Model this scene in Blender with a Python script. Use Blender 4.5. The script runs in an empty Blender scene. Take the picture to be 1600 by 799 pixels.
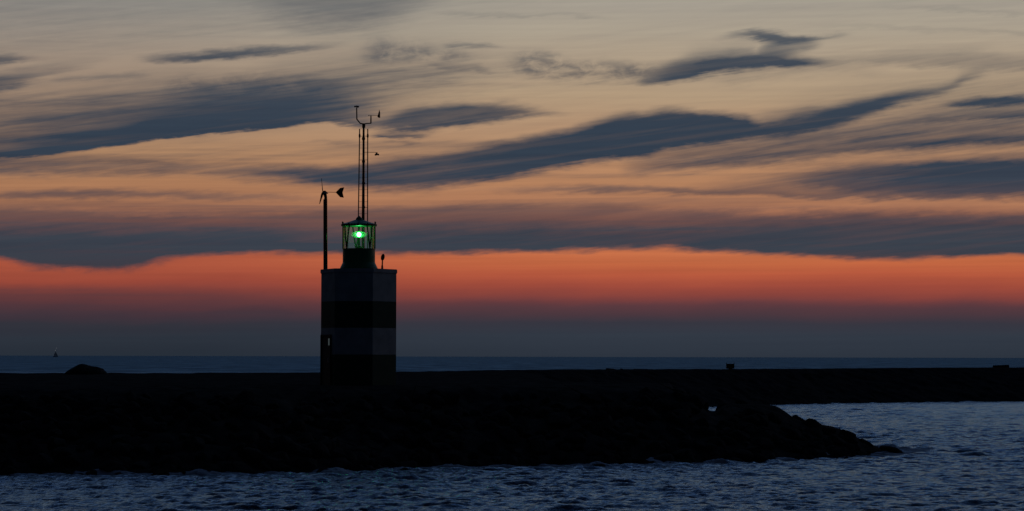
import bpy, bmesh, math, random
import numpy as np
from mathutils import Vector, Matrix, noise

# ------------------------------------------------------------------ camera
scene = bpy.context.scene
C = scene.collection
EYE = 5.2                    # eye height over the sea
F = 4000.0                   # focal length in photo pixels (1600 wide)
HX, HY = 800.0, 557.4        # where the horizon crosses the middle column
cam_d = bpy.data.cameras.new("camera")
cam = bpy.data.objects.new("camera", cam_d)
C.objects.link(cam)
cam_d.sensor_width = 36.0
cam_d.lens = 36.0 * F / 1600.0
cam_d.clip_start = 0.5
cam_d.clip_end = 200000.0
PITCH = math.atan((HY - 399.5) / F)
ROLL = math.radians(0.136)
CAMM = (Matrix.Rotation(math.radians(90) + PITCH, 4, 'X') @ Matrix.Rotation(ROLL, 4, 'Z'))
cam.matrix_world = Matrix.Translation((0, 0, EYE)) @ CAMM
scene.camera = cam


def ray(px, py):
    d = CAMM.to_3x3() @ Vector(((px - 800.0) / F, (399.5 - py) / F, -1.0))
    return d


def at(px, py, Y):
    d = ray(px, py)
    return Vector((0, 0, EYE)) + d * (Y / d.y)


def on_water(px, py, z=0.0):
    d = ray(px, py)
    return Vector((0, 0, EYE)) + d * ((z - EYE) / d.z)


# ------------------------------------------------------------------ exposure
scene.view_settings.view_transform = 'Standard'
scene.view_settings.look = 'None'
scene.view_settings.exposure = 0.0
scene.view_settings.gamma = 1.0
scene.view_settings.use_curve_mapping = False
scene.cycles.max_bounces = 8
scene.cycles.sample_clamp_indirect = 1.5
scene.cycles.transparent_max_bounces = 16


def lin(c):
    return tuple(((v / 255.0) / 12.92) if v <= 10.3 else (((v / 255.0) + 0.055) / 1.055) ** 2.4 for v in c)


# ------------------------------------------------------------------ node helper
class G:
    """tiny expression builder for shader node trees"""
    def __init__(self, tree):
        self.t = tree
        self.nodes = tree.nodes
        self.links = tree.links

    def new(self, kind, **props):
        n = self.nodes.new(kind)
        for k, v in props.items():
            setattr(n, k, v)
        return n

    def put(self, sock, v):
        if isinstance(v, S):
            self.links.new(v.s, sock)
        elif v is not None:
            sock.default_value = v

    def math(self, op, a, b=None, c=None, clamp=False):
        n = self.new('ShaderNodeMath', operation=op, use_clamp=clamp)
        self.put(n.inputs[0], a)
        if b is not None:
            self.put(n.inputs[1], b)
        if c is not None:
            self.put(n.inputs[2], c)
        return S(self, n.outputs[0])

    def smooth(self, x, a, b, lo=0.0, hi=1.0, kind='SMOOTHSTEP'):
        n = self.new('ShaderNodeMapRange', interpolation_type=kind)
        self.put(n.inputs[0], x)
        self.put(n.inputs[1], a)
        self.put(n.inputs[2], b)
        self.put(n.inputs[3], lo)
        self.put(n.inputs[4], hi)
        return S(self, n.outputs[0])

    def vec(self, x, y, z=0.0):
        n = self.new('ShaderNodeCombineXYZ')
        for i, v in enumerate((x, y, z)):
            self.put(n.inputs[i], v)
        return S(self, n.outputs[0])

    def noise(self, vec, scale=1.0, detail=3.0, rough=0.5, dist=0.0):
        n = self.new('ShaderNodeTexNoise')
        self.put(n.inputs['Vector'], vec)
        n.inputs['Scale'].default_value = scale
        n.inputs['Detail'].default_value = detail
        n.inputs['Roughness'].default_value = rough
        n.inputs['Distortion'].default_value = dist
        return S(self, n.outputs['Fac'])

    def ramp(self, fac, stops, interp='LINEAR'):
        n = self.new('ShaderNodeValToRGB')
        cr = n.color_ramp
        cr.interpolation = interp
        while len(cr.elements) > 1:
            cr.elements.remove(cr.elements[-1])
        cr.elements[0].position = stops[0][0]
        cr.elements[0].color = (*stops[0][1], 1)
        for p, c in stops[1:]:
            e = cr.elements.new(p)
            e.color = (*c, 1)
        self.put(n.inputs[0], fac)
        return S(self, n.outputs[0])

    def mix(self, f, a, b, blend='MIX'):
        n = self.new('ShaderNodeMix', data_type='RGBA', blend_type=blend)
        self.put(n.inputs[0], f)
        for i, v in ((6, a), (7, b)):
            if isinstance(v, tuple):
                v = (*v[:3], 1)
            self.put(n.inputs[i], v)
        return S(self, n.outputs[2])


class S:
    def __init__(self, g, s):
        self.g, self.s = g, s

    def __add__(self, o): return self.g.math('ADD', self, o)
    __radd__ = __add__
    def __sub__(self, o): return self.g.math('SUBTRACT', self, o)
    def __rsub__(self, o): return self.g.math('SUBTRACT', o, self)
    def __mul__(self, o): return self.g.math('MULTIPLY', self, o)
    __rmul__ = __mul__
    def __truediv__(self, o): return self.g.math('DIVIDE', self, o)


# ------------------------------------------------------------------ dusk sky
world = bpy.data.worlds.new("World")
scene.world = world
world.use_nodes = True
wt = world.node_tree
wt.nodes.clear()
g = G(wt)
AZ0 = math.atan(1000.0 / F)            # the clouds are mapped over +-14 degrees of azimuth
EL0 = math.radians(9.0)                # and nine degrees of elevation


def azel(px, py):
    d = ray(px, py)
    d.normalize()
    return math.atan2(d.x, d.y), math.asin(d.z)


def UV(px, py):
    a, e = azel(px, py)
    return (a + AZ0) / (2 * AZ0), e / EL0


tc = g.new('ShaderNodeTexCoord')
sep = g.new('ShaderNodeSeparateXYZ')
wt.links.new(tc.outputs['Generated'], sep.inputs[0])
dx, dy, dz = (S(g, o) for o in sep.outputs)
AZ = g.math('ARCTAN2', dx, dy)
EL = g.math('ARCSINE', dz)
U0 = (AZ + AZ0) / (2 * AZ0)
V0 = EL / EL0

# wind-drawn unevenness of the cloud edges
nA = g.noise(g.vec(U0 * 5.0, V0 * 9.0 - U0 * 3.0, 1.3), 1.0, 3.0, 0.5) - 0.5
nB = g.noise(g.vec(U0 * 22.0, V0 * 34.0 - U0 * 10.0, 4.7), 1.0, 4.0, 0.6) - 0.5
nC = g.noise(g.vec(U0 * 70.0, V0 * 70.0, 7.1), 1.0, 3.0, 0.6) - 0.5
nF = g.noise(g.vec(U0 * 15.0, V0 * 90.0 - U0 * 42.0, 5.5), 1.0, 4.0, 0.62) - 0.5
calm = g.smooth(V0, 0.02, 0.36, 0.45, 1.0)
Vw = V0 + (nA * 0.034 + nB * 0.030 + nC * 0.012 + nF * 0.014) * calm
Uw = U0 + nA * 0.012 + nB * 0.014
streak = g.noise(g.vec(U0 * 7.0, V0 * 60.0 - U0 * 25.0, 2.2), 1.0, 4.0, 0.55) - 0.5
streakL = g.noise(g.vec(U0 * 4.0, V0 * 75.0 - U0 * 1.5, 9.2), 1.0, 4.0, 0.55) - 0.5
fluff = g.noise(g.vec(U0 * 48.0, V0 * 30.0, 3.3), 1.0, 4.0, 0.6, 0.4)

sepw = None
D = None


def band(top, bot, dens, st=7, sb=5, fl=0.0, u=None, v=None):
    """one cloud: upper edge, lower edge (photo points turned into angles) and
    thickness along its length; st/sb soften the edges"""
    global D
    n = g.new('ShaderNodeRGBCurve')
    n.mapping.extend = 'HORIZONTAL'
    n.mapping.use_clip = True
    for ci, pts in enumerate((top, bot, dens)):
        cv = n.mapping.curves[ci]
        out = []
        for (px, py) in pts:
            if ci < 2:
                uu, vv = UV(px, py)
            else:
                uu, vv = UV(px, 300)[0], py
            out.append((min(max(uu, 0), 1), min(max(vv, 0), 1)))
        while len(cv.points) < len(out):
            cv.points.new(0.5, 0.5)
        for p, (a, b) in zip(cv.points, out):
            p.location = (a, b)
            p.handle_type = 'AUTO_CLAMPED'
    n.mapping.update()
    uu = u if u is not None else Uw
    vv = v if v is not None else Vw
    wt.links.new(g.vec(uu, uu, uu).s, n.inputs['Color'])
    sp = g.new('ShaderNodeSeparateXYZ')
    wt.links.new(n.outputs[0], sp.inputs[0])
    t, b, d = (S(g, o) for o in sp.outputs)
    soft = 1.0 if bot[0][1] > 370 else 1.45
    kt, kb = st * soft * 1.15 / 628.0, sb * soft / 628.0
    m = g.smooth(vv, b - kb, b + kb) * (1.0 - g.smooth(vv, t - kt, t + kt)) * d
    if fl:
        m = m * g.smooth(fluff, 0.5 - 0.5 / fl * 0.5, 0.5 + 0.16)
    D = (1.0 - m) if D is None else D * (1.0 - m)


E = lambda a, b, d: [(a - 40, 0), (a, 0), (a + (b - a) * 0.25, d), (a + (b - a) * 0.75, d), (b, 0), (b + 40, 0)]

# the long low bank over the red strip: solid underside, thinner upper half
band([(-200, 352), (0, 352), (200, 356), (420, 360), (520, 366), (640, 356), (800, 350), (1000, 352), (1200, 340), (1400, 336), (1800, 338)],
     [(-200, 396), (0, 403), (60, 413), (100, 417), (150, 419), (210, 416), (255, 406), (330, 401), (480, 398), (640, 398), (760, 396), (900, 392), (1030, 387), (1150, 391), (1260, 400), (1380, 406), (1480, 402), (1600, 399), (1800, 396)],
     [(-200, .97), (400, .95), (640, .95), (1000, .93), (1800, .98)], 20, 7)
band([(-200, 320), (0, 322), (250, 336), (500, 330), (640, 320), (800, 318), (1000, 324), (1300, 332), (1600, 332), (1800, 332)],
     [(-200, 375), (500, 380), (1000, 372), (1800, 372)],
     [(-200, .55), (250, .62), (500, .6), (700, .62), (1000, .55), (1300, .6), (1800, .6)], 8, 14)
band([(10, 404), (90, 408), (170, 410), (270, 404)], [(10, 410), (70, 423), (130, 422), (190, 424), (270, 412)], [(-10, 0), (50, .55), (130, .7), (200, .6), (290, 0)], 5, 6, 0.8)
# low red haze thins in the far left and right
band([(-200, 446), (0, 447), (200, 452), (420, 462), (640, 474), (900, 478), (1600, 474), (1800, 474)],
     [(-200, 500), (400, 500), (1800, 510)],
     [(-200, .42), (0, .42), (250, .3), (500, .2), (1000, .22), (1600, .3), (1800, .3)], 10, 12)
band([(300, 492), (340, 484), (420, 482), (470, 494)], [(300, 492), (340, 490), (420, 492), (470, 494)], E(300, 470, .35), 7, 5)
# mauve veils between the orange streaks at left and right
band([(-200, 244), (0, 247), (250, 252), (500, 262), (700, 290), (900, 296)], [(-200, 274), (250, 274), (500, 290), (640, 300), (900, 300)],
     [(-200, .58), (300, .5), (560, .5), (760, 0), (1000, 0)], 6, 8)
band([(-200, 298), (200, 300), (500, 306), (800, 300)], [(-200, 311), (200, 313), (500, 312), (800, 303)],
     [(-200, .62), (200, .6), (420, .45), (640, 0), (900, 0)], 4, 4)
band([(700, 297), (900, 290), (1100, 293), (1300, 300), (1800, 300)], [(700, 300), (900, 301), (1100, 304), (1300, 312), (1800, 310)],
     [(700, 0), (860, .45), (1100, .6), (1300, .6), (1800, .5)], 4, 4)
# the long diagonal cloud left of the masts
band([(-200, 250), (0, 226), (90, 206), (180, 188), (260, 166), (330, 152), (400, 142), (480, 138), (560, 140), (640, 142)],
     [(-200, 268), (0, 247), (100, 238), (200, 225), (280, 212), (370, 200), (450, 196), (500, 195), (560, 198), (640, 198)],
     [(-200, .95), (0, .97), (200, 1), (420, .95), (500, .88), (560, .65), (620, .15), (680, 0)], 16, 3)
band([(200, 150), (260, 130), (340, 124), (430, 122), (520, 132), (600, 140)], [(200, 158), (260, 147), (340, 150), (430, 150), (520, 150), (600, 150)],
     E(200, 600, .5), 9, 10, 1.0)
band([(-200, 220), (0, 192), (90, 172), (180, 150), (260, 142), (400, 132)], [(-200, 260), (0, 232), (90, 215), (180, 195), (260, 180), (400, 165)],
     [(-200, .6), (0, .6), (200, .58), (330, .4), (460, .15), (520, 0)], 16, 16)
band([(-200, 120), (100, 128), (300, 108), (480, 112), (620, 104)], [(-200, 250), (200, 220), (480, 190), (620, 160)], [(-200, .25), (300, .28), (480, .25), (640, 0)], 16, 16)
# cloud right of the weather mast, with two short streaks under it
band([(560, 196), (600, 184), (650, 169), (700, 164), (740, 163), (800, 165), (850, 171), (900, 176)],
     [(560, 199), (600, 202), (650, 203), (700, 200), (740, 195), (800, 185), (850, 178), (900, 178)],
     [(540, 0), (590, .55), (640, .85), (760, .88), (830, .75), (900, 0)], 6, 5)
band([(575, 209), (620, 206), (680, 209)], [(575, 212), (620, 214), (680, 211)], E(570, 685, .8), 3, 3)
band([(590, 222), (630, 220), (665, 222)], [(590, 223), (630, 224), (665, 223)], E(585, 670, .55), 2.5, 2.5)
band([(480, 221), (520, 219), (560, 221)], [(480, 222), (520, 222), (560, 222)], E(470, 570, .3), 2.5, 2.5)
# the great dark cloud rising to the right
band([(380, 262), (440, 259), (520, 262), (570, 256), (600, 250), (680, 240), (760, 226), (850, 211), (900, 201), (950, 187), (1000, 177), (1060, 169), (1110, 172), (1160, 178), (1200, 186), (1250, 178), (1320, 162), (1400, 147), (1480, 132), (1515, 112), (1560, 100)],
     [(380, 268), (440, 275), (520, 288), (640, 294), (740, 286), (850, 267), (920, 257), (1000, 247), (1040, 236), (1150, 220), (1250, 208), (1330, 190), (1400, 165), (1480, 142), (1515, 122), (1560, 108)],
     [(370, 0), (430, .55), (520, .78), (620, .85), (760, .93), (900, .97), (1150, .97), (1260, .93), (1340, .92), (1400, .85), (1480, .7), (1520, .55), (1560, 0)], 6, 6)
band([(880, 200), (940, 182), (980, 172), (1010, 168)], [(880, 206), (940, 192), (980, 182), (1010, 176)], E(880, 1015, .5), 5, 5)
band([(1150, 182), (1230, 168), (1290, 160)], [(1150, 188), (1230, 182), (1290, 170)], E(1140, 1300, .35), 6, 6)
# thinner mauve cloud below and right of it
band([(980, 250), (1100, 226), (1250, 206), (1350, 198), (1450, 190), (1600, 186), (1800, 184)],
     [(980, 276), (1100, 262), (1250, 254), (1350, 240), (1450, 234), (1600, 226), (1800, 224)],
     [(960, 0), (1060, .55), (1200, .62), (1350, .55), (1600, .5), (1800, .5)], 8, 8)
band([(1100, 242), (1250, 234), (1400, 222), (1500, 217), (1600, 213), (1800, 210)], [(1100, 246), (1250, 240), (1400, 231), (1500, 226), (1600, 222), (1800, 218)],
     [(1080, 0), (1200, .3), (1350, .5), (1500, .6), (1800, .6)], 4, 4)
band([(1370, 196), (1430, 187), (1500, 181), (1600, 174), (1800, 172)], [(1370, 198), (1430, 193), (1500, 188), (1600, 184), (1800, 182)],
     [(1360, 0), (1430, .5), (1520, .6), (1600, .7), (1800, .7)], 4, 3)
# dark bank at the right edge
band([(1180, 276), (1260, 264), (1330, 258), (1440, 255), (1600, 251), (1800, 248)], [(1180, 284), (1260, 292), (1330, 304), (1440, 307), (1600, 305), (1800, 302)],
     [(1160, 0), (1240, .4), (1320, .8), (1420, .92), (1600, .97), (1800, .97)], 6, 6)
band([(1000, 300), (1150, 282), (1300, 272)], [(1000, 304), (1150, 300), (1300, 306)], [(980, 0), (1100, .25), (1200, .5), (1300, .35), (1360, 0)], 8, 7)
# small dark cloud at the right edge
band([(1470, 164), (1500, 157), (1540, 151), (1600, 150), (1800, 146)], [(1470, 166), (1500, 168), (1540, 166), (1600, 163), (1800, 160)],
     [(1460, 0), (1500, .8), (1560, .9), (1800, .85)], 3, 4)
band([(1450, 172), (1520, 168), (1600, 164), (1800, 160)], [(1450, 178), (1520, 180), (1600, 178), (1800, 176)],
     [(1440, 0), (1520, .3), (1600, .45), (1800, .5)], 5, 5)
# hook-shaped cloud, upper right
band([(1010, 112), (1050, 98), (1100, 90), (1150, 85), (1200, 82), (1240, 86), (1280, 94), (1310, 100)],
     [(1010, 132), (1050, 128), (1100, 120), (1150, 112), (1200, 107), (1240, 105), (1280, 103), (1310, 102)],
     [(990, 0), (1030, .7), (1080, .92), (1150, 1), (1220, 1), (1270, .8), (1330, 0)], 7, 4)
band([(1120, 62), (1160, 54), (1200, 52), (1240, 56), (1280, 57), (1320, 53)], [(1120, 63), (1160, 63), (1200, 67), (1240, 68), (1280, 62), (1320, 57)],
     [(1110, 0), (1150, .75), (1200, .95), (1250, .95), (1290, .75), (1335, 0)], 4, 4)
band([(1190, 70), (1220, 62), (1255, 62), (1290, 68)], [(1190, 90), (1220, 88), (1255, 80), (1290, 70)], [(1185, 0), (1215, .6), (1245, .6), (1290, 0)], 5, 6)
band([(1060, 84), (1110, 74), (1180, 72)], [(1060, 92), (1110, 90), (1180, 88)], E(1050, 1200, .3), 8, 8)
band([(1060, 124), (1150, 108), (1300, 104), (1420, 108)], [(1060, 130), (1150, 126), (1300, 112), (1420, 110)], E(1080, 1420, .25), 6, 8)
band([(1260, 92), (1360, 86), (1460, 78), (1600, 84), (1800, 80)], [(1260, 100), (1360, 98), (1460, 104), (1600, 107), (1800, 106)],
     [(1240, 0), (1320, .42), (1450, .32), (1600, .4), (1800, .4)], 8, 5)
# rippled veils over the middle
band([(540, 74), (600, 64), (680, 76), (760, 84)], [(540, 96), (600, 100), (680, 96), (760, 90)], E(540, 770, .62), 9, 9, 1.0)
band([(770, 88), (830, 80), (900, 92), (980, 98), (1040, 98)], [(770, 112), (830, 118), (900, 124), (980, 126), (1040, 122)], E(770, 1060, .66), 8, 9, 1.0)
band([(680, 68), (720, 64), (800, 71)], [(680, 69), (720, 71), (800, 72)], E(675, 805, .45), 2.5, 2.5)
band([(650, 102), (720, 102), (790, 108)], [(650, 105), (720, 108), (790, 110)], E(645, 800, .42), 3, 3)
# upper left
band([(200, 92), (260, 84), (330, 80), (420, 76), (540, 70)], [(200, 95), (260, 96), (330, 93), (420, 86), (540, 75)],
     [(200, 0), (250, .62), (330, .88), (440, .8), (500, .45), (550, 0)], 4, 4)
band([(70, 122), (140, 116), (230, 114)], [(70, 128), (140, 125), (230, 120)], E(60, 250, .38), 4, 5)
band([(-200, 86), (0, 84), (30, 86), (70, 90)], [(-200, 100), (0, 100), (30, 96), (70, 93)], [(-200, .8), (0, .75), (40, .4), (80, 0)], 4, 4)
band([(-200, 130), (0, 116), (60, 106), (120, 96), (180, 88)], [(-200, 160), (0, 143), (60, 124), (120, 108), (180, 92)], [(-200, .8), (0, .7), (60, .45), (120, .28), (180, 0)], 8, 6)
band([(380, -40), (470, -30), (560, -30), (640, -30), (700, -30)], [(380, 10), (470, 40), (560, 44), (620, 30), (700, -6)],
     [(330, 0), (420, .35), (540, .62), (620, .5), (700, .1), (740, 0)], 8, 18)
band([(-200, -60), (1800, -60)], [(-200, 90), (200, 70), (500, 40), (800, 16), (1000, 6), (1800, 10)],
     [(-200, .34), (100, .28), (500, .25), (800, .18), (1000, .10), (1800, .12)], 8, 30)
band([(-200, 254), (0, 238), (120, 222), (260, 200), (400, 186), (500, 186)], [(-200, 268), (0, 247), (100, 238), (200, 225), (280, 212), (370, 200), (450, 196), (500, 195)], [(-200, .8), (400, .8), (480, .4), (540, 0)], 8, 3)
# thin lines high on the right and low on the left
band([(640, 16), (760, 18), (900, 21), (960, 28)], [(640, 19), (760, 22), (900, 25), (960, 30)], E(640, 980, .3), 3, 3)
band([(1370, 12), (1480, 15), (1600, 19)], [(1370, 14), (1480, 18), (1600, 22)], [(1370, 0), (1440, .25), (1600, .3), (1800, .3)], 3, 3)
band([(1250, 38), (1400, 42), (1600, 49)], [(1250, 40), (1400, 45), (1600, 53)], [(1240, 0), (1350, .22), (1600, .25), (1800, .25)], 3, 4)
band([(120, 249), (200, 250), (290, 257)], [(120, 251), (200, 255), (290, 259)], E(110, 300, .32), 2.5, 2.5)

# broad thin veils between the clouds
vn1 = g.noise(g.vec(U0 * 3.2, V0 * 13.0 - U0 * 3.0, 11.3), 1.0, 5.0, 0.6, 0.5)
vn2 = g.noise(g.vec(U0 * 2.2, V0 * 30.0 - U0 * 1.2, 15.3), 1.0, 4.0, 0.6)
hi_ = g.smooth(V0, 0.46, 0.56)
vm = (g.smooth(vn1, 0.44, 0.70) * 0.42 * hi_ + g.smooth(vn2, 0.46, 0.66) * 0.34 * (1.0 - hi_)) * g.smooth(V0, 0.30, 0.36) * g.smooth(V0, 0.68, 0.86, 1.0, 0.35) * g.smooth(U0 - V0 * 0.25, 0.2, 0.45, 1.15, 0.7)
D = D * (1.0 - vm)
band([(1220, 150), (1350, 132), (1500, 122), (1800, 112)], [(1220, 230), (1350, 250), (1500, 250), (1800, 250)], [(1180, 0), (1320, .22), (1500, .3), (1800, .3)], 16, 14)
band([(420, 80), (560, 60), (700, 58), (800, 70)], [(420, 130), (560, 170), (700, 150), (800, 130)], [(380, 0), (500, .22), (620, .24), (740, .16), (860, 0)], 18, 18)
dens = 1.0 - D
fibre = g.mix(g.smooth(V0, 0.3, 0.5), g.vec(streakL * 1.2, 0, 0), g.vec(nF + nC * 0.3 + streak * 0.6, 0, 0))
fsep = g.new('ShaderNodeSeparateXYZ')
wt.links.new(fibre.s, fsep.inputs[0])
dens = g.math('ADD', dens, S(g, fsep.outputs[0]) * (dens * (1.0 - dens)) * g.smooth(V0, 0.62, 0.8, 2.4, 1.6), clamp=True)
dens = g.smooth(dens, 0.0, 0.95, 0.0, 1.0, 'LINEAR')
# far from the photographed part the same kind of streaky cloud goes on
gen = g.smooth(g.noise(g.vec(AZ * 2.2, EL * 14.0 - AZ * 0.8, 6.1), 1.0, 5.0, 0.55), 0.5, 0.68, 0.0, 0.75) * g.smooth(EL, math.radians(2), math.radians(4))
inside = g.smooth(g.math('ABSOLUTE', AZ), AZ0 * 0.93, AZ0 * 1.2, 1.0, 0.0) * g.smooth(V0, 0.98, 1.2, 1.0, 0.0)
dens = dens * inside + gen * (1.0 - inside)
veil = g.smooth(V0, 0.2, 0.34)
dens = g.math('ADD', dens, (streak * veil + streakL * (1.0 - veil) * 0.5) * g.smooth(V0, 0.18, 0.26) * g.smooth(dens, 0.0, 0.3, 0.16, 0.34), clamp=True)


def elv(py, px=800):
    return UV(px, py)[1]


def stops(lst, px=800):
    out = []
    for y, c in lst:
        l_ = 0.3 * c[0] + 0.59 * c[1] + 0.11 * c[2]
        k_ = 0.98 if y < 350 else 0.97
        b_ = 0.975
        if max(c) - min(c) < 22:
            k_, b_ = 1.0, 1.0
        out.append((min(max(elv(y, px), 0), 1), lin(tuple((l_ + (v - l_) * k_) * b_ * t_ for v, t_ in zip(c, (1.01, 0.982 if y > 60 else 0.99, 0.99))))))
    return sorted(out, key=lambda t: t[0])


clearL = g.ramp(V0 + nA * 0.034 + nB * 0.012, stops([
    (0, (146, 146, 140)), (50, (158, 151, 139)), (100, (164, 150, 131)), (150, (166, 145, 121)), (200, (172, 143, 113)),
    (240, (178, 140, 103)), (285, (176, 130, 93)), (320, (168, 120, 88)), (340, (152, 105, 82)), (395, (180, 92, 66)),
    (420, (173, 86, 62)), (442, (155, 74, 58)), (462, (124, 65, 60)), (482, (98, 58, 61)), (498, (68, 52, 60)), (510, (49, 51, 60)),
    (530, (43, 51, 61)), (548, (40, 48, 58)), (557, (38, 47, 57))], 800))
clearR = g.ramp(V0 + nA * 0.026 + nB * 0.010, stops([
    (0, (166, 162, 149)), (50, (173, 165, 147)), (100, (177, 163, 138)), (150, (181, 161, 130)), (200, (182, 151, 118)),
    (240, (182, 143, 107)), (285, (183, 135, 97)), (320, (176, 125, 92)), (340, (164, 109, 83)), (395, (201, 115, 73)),
    (412, (198, 107, 67)), (430, (186, 92, 63)), (448, (163, 78, 61)), (464, (137, 69, 62)), (478, (100, 62, 66)), (494, (76, 58, 65)), (505, (55, 56, 66)),
    (525, (49, 58, 69)), (545, (46, 55, 66)), (557, (44, 53, 64))], 800))
clear = g.mix(g.smooth(U0 + V0 * 0.1, 0.18, 0.62), clearL, clearR)
cloud = g.ramp(V0, stops([
    (0, (98, 103, 106)), (60, (82, 89, 96)), (100, (64, 75, 87)), (150, (60, 72, 85)), (200, (52, 66, 81)), (240, (51, 65, 80)), (285, (57, 68, 82)),
    (320, (84, 74, 78)), (345, (70, 67, 75)), (360, (61, 66, 76)), (380, (57, 66, 77)), (410, (58, 64, 74)), (450, (66, 54, 61)), (500, (50, 52, 62)), (557, (44, 53, 64))]))
low = g.mix(dens, clear, cloud)
# fine uneven brightness along the streaks
low = g.mix(1.0, low, g.ramp(g.math('ADD', (streak * hi_ + streakL * (2.0 - hi_) * g.smooth(V0, 0.14, 0.3, 0.3, 1.0)) * 0.5, 0.5), [(0.2, (0.84, 0.83, 0.86)), (0.8, (1.15, 1.14, 1.10))]), 'MULTIPLY')
# above the frame: the bright west fades into deep blue
EL90 = EL / math.radians(90)
high = g.ramp(EL90, [(0.085, lin((165, 160, 148))), (0.13, lin((132, 141, 152))), (0.2, lin((104, 123, 150))), (0.3, lin((80, 104, 140))),
                     (0.45, lin((52, 72, 108))), (0.7, lin((34, 48, 76))), (1.0, lin((26, 38, 62)))])
high = g.mix(gen * 0.7, high, lin((60, 70, 88)))
front = g.mix(g.smooth(V0, 0.93, 1.12), low, high)
caz = g.math('COSINE', AZ - math.radians(15)) * g.math('COSINE', EL) + g.math('SINE', EL) * 0.35
west = g.smooth(caz, 0.38, 0.87)
back = g.ramp(EL90, [(0.0, lin((9, 13, 20))), (0.15, lin((10, 15, 24))), (0.5, lin((12, 18, 30))), (1.0, lin((16, 24, 40)))])
skyc = g.mix(west, back, front)
skyc = g.mix(g.smooth(EL, -0.03, -0.002), lin((12, 18, 28)), skyc)
nish = g.new('ShaderNodeTexSky', sky_type='NISHITA', sun_disc=False)
nish.sun_elevation = math.radians(-3.0)
nish.sun_rotation = math.radians(4.0)
nis = g.mix(1.0, S(g, nish.outputs[0]), g.vec(0.01, 0.01, 0.01), 'MULTIPLY')
nis = g.mix(g.smooth(EL, math.radians(12), math.radians(30)), (0, 0, 0), nis)
skyc = g.mix(1.0, skyc, nis, 'ADD')
bg = g.new('ShaderNodeBackground')
wt.links.new(skyc.s, bg.inputs[0])
bg.inputs[1].default_value = 1.0
wo = g.new('ShaderNodeOutputWorld')
wt.links.new(bg.outputs[0], wo.inputs[0])
world.cycles.sampling_method = 'MANUAL'
world.cycles.sample_map_resolution = 1024
# the sun has set: no sun lamp; the only lamp is the green light in the lantern

# ------------------------------------------------------------------ materials
MATS = {}


def mat(name, col, rough=0.7, metal=0.0, spec=0.5, vary=0.25, vscale=3.0, bump=0.0, bscale=20.0):
    m = bpy.data.materials.new(name)
    m.use_nodes = True
    t = m.node_tree
    gg = G(t)
    p = t.nodes['Principled BSDF']
    co = gg.new('ShaderNodeTexCoord')
    ob = S(gg, co.outputs['Object'])
    n = gg.noise(ob, vscale, 5.0, 0.6)
    a = tuple(max(0, c * (1 - vary)) for c in col)
    b = tuple(min(1, c * (1 + vary)) for c in col)
    cc = gg.ramp(n, [(0.3, a), (0.7, b)])
    t.links.new(cc.s, p.inputs['Base Color'])
    p.inputs['Roughness'].default_value = rough
    p.inputs['Metallic'].default_value = metal
    p.inputs['Specular IOR Level'].default_value = spec
    if bump:
        bn = gg.new('ShaderNodeBump')
        bn.inputs['Strength'].default_value = bump
        bn.inputs['Distance'].default_value = 0.03
        t.links.new(gg.noise(ob, bscale, 4.0, 0.6).s, bn.inputs['Height'])
        t.links.new(bn.outputs[0], p.inputs['Normal'])
    MATS[name] = m
    return m


M_rock = mat('basalt', (0.046, 0.044, 0.041), 0.95, 0, 0.0, 0.5, 1.2, 0.6, 6.0)
M_boulder = mat('boulder_stone', (0.046, 0.045, 0.043), 0.95, 0, 0.0, 0.5, 2.0, 0.6, 8.0)
M_ground = mat('turf_and_rubble', (0.014, 0.017, 0.014), 0.98, 0, 0.0, 0.5, 0.7, 0.5, 4.0)
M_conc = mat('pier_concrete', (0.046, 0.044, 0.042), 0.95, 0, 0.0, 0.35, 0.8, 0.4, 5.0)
M_white = mat('white_paint', (0.42, 0.455, 0.455), 0.8, 0, 0.2, 0.18, 1.6, 0.15, 12.0)
M_green = mat('green_paint', (0.026, 0.072, 0.042), 0.75, 0, 0.3, 0.2, 1.6, 0.15, 12.0)
M_dgreen = mat('lantern_green_paint', (0.02, 0.16, 0.06), 0.5, 0, 0.4, 0.2, 3.0)
M_door = mat('dark_door_paint', (0.008, 0.016, 0.013), 0.7, 0, 0.3, 0.2, 3.0)
M_bar = mat('dark_green_bar_paint', (0.008, 0.03, 0.016), 0.6, 0, 0.2, 0.2, 3.0)
M_steel = mat('galvanised_steel', (0.10, 0.10, 0.11), 0.55, 0.4, 0.4, 0.2, 6.0)
M_pole = mat('glossy_dark_steel', (0.05, 0.05, 0.055), 0.16, 0.6, 0.5, 0.2, 6.0)
M_rail = mat('rust_red_rods', (0.10, 0.035, 0.022), 0.75, 0, 0.3, 0.3, 6.0)
M_black = mat('black_plastic', (0.015, 0.015, 0.017), 0.6, 0, 0.3, 0.2, 6.0)
M_brown = mat('brown_plastic', (0.10, 0.05, 0.02), 0.6, 0, 0.3, 0.2, 6.0)
M_pull = mat('bright_steel', (0.75, 0.76, 0.78), 0.35, 0.7, 0.5, 0.05, 6.0)
M_sail = mat('pale_sailcloth', (0.45, 0.47, 0.5), 0.9, 0, 0.1, 0.1, 1.0)
M_hull = mat('grey_hull_paint', (0.30, 0.34, 0.38), 0.6, 0, 0.3, 0.1, 1.0)


def emission(name, col, strength):
    m = bpy.data.materials.new(name)
    m.use_nodes = True
    t = m.node_tree
    t.nodes.clear()
    e = t.nodes.new('ShaderNodeEmission')
    e.inputs[0].default_value = (*col, 1)
    e.inputs[1].default_value = strength
    o = t.nodes.new('ShaderNodeOutputMaterial')
    t.links.new(e.outputs[0], o.inputs[0])
    return m


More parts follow.
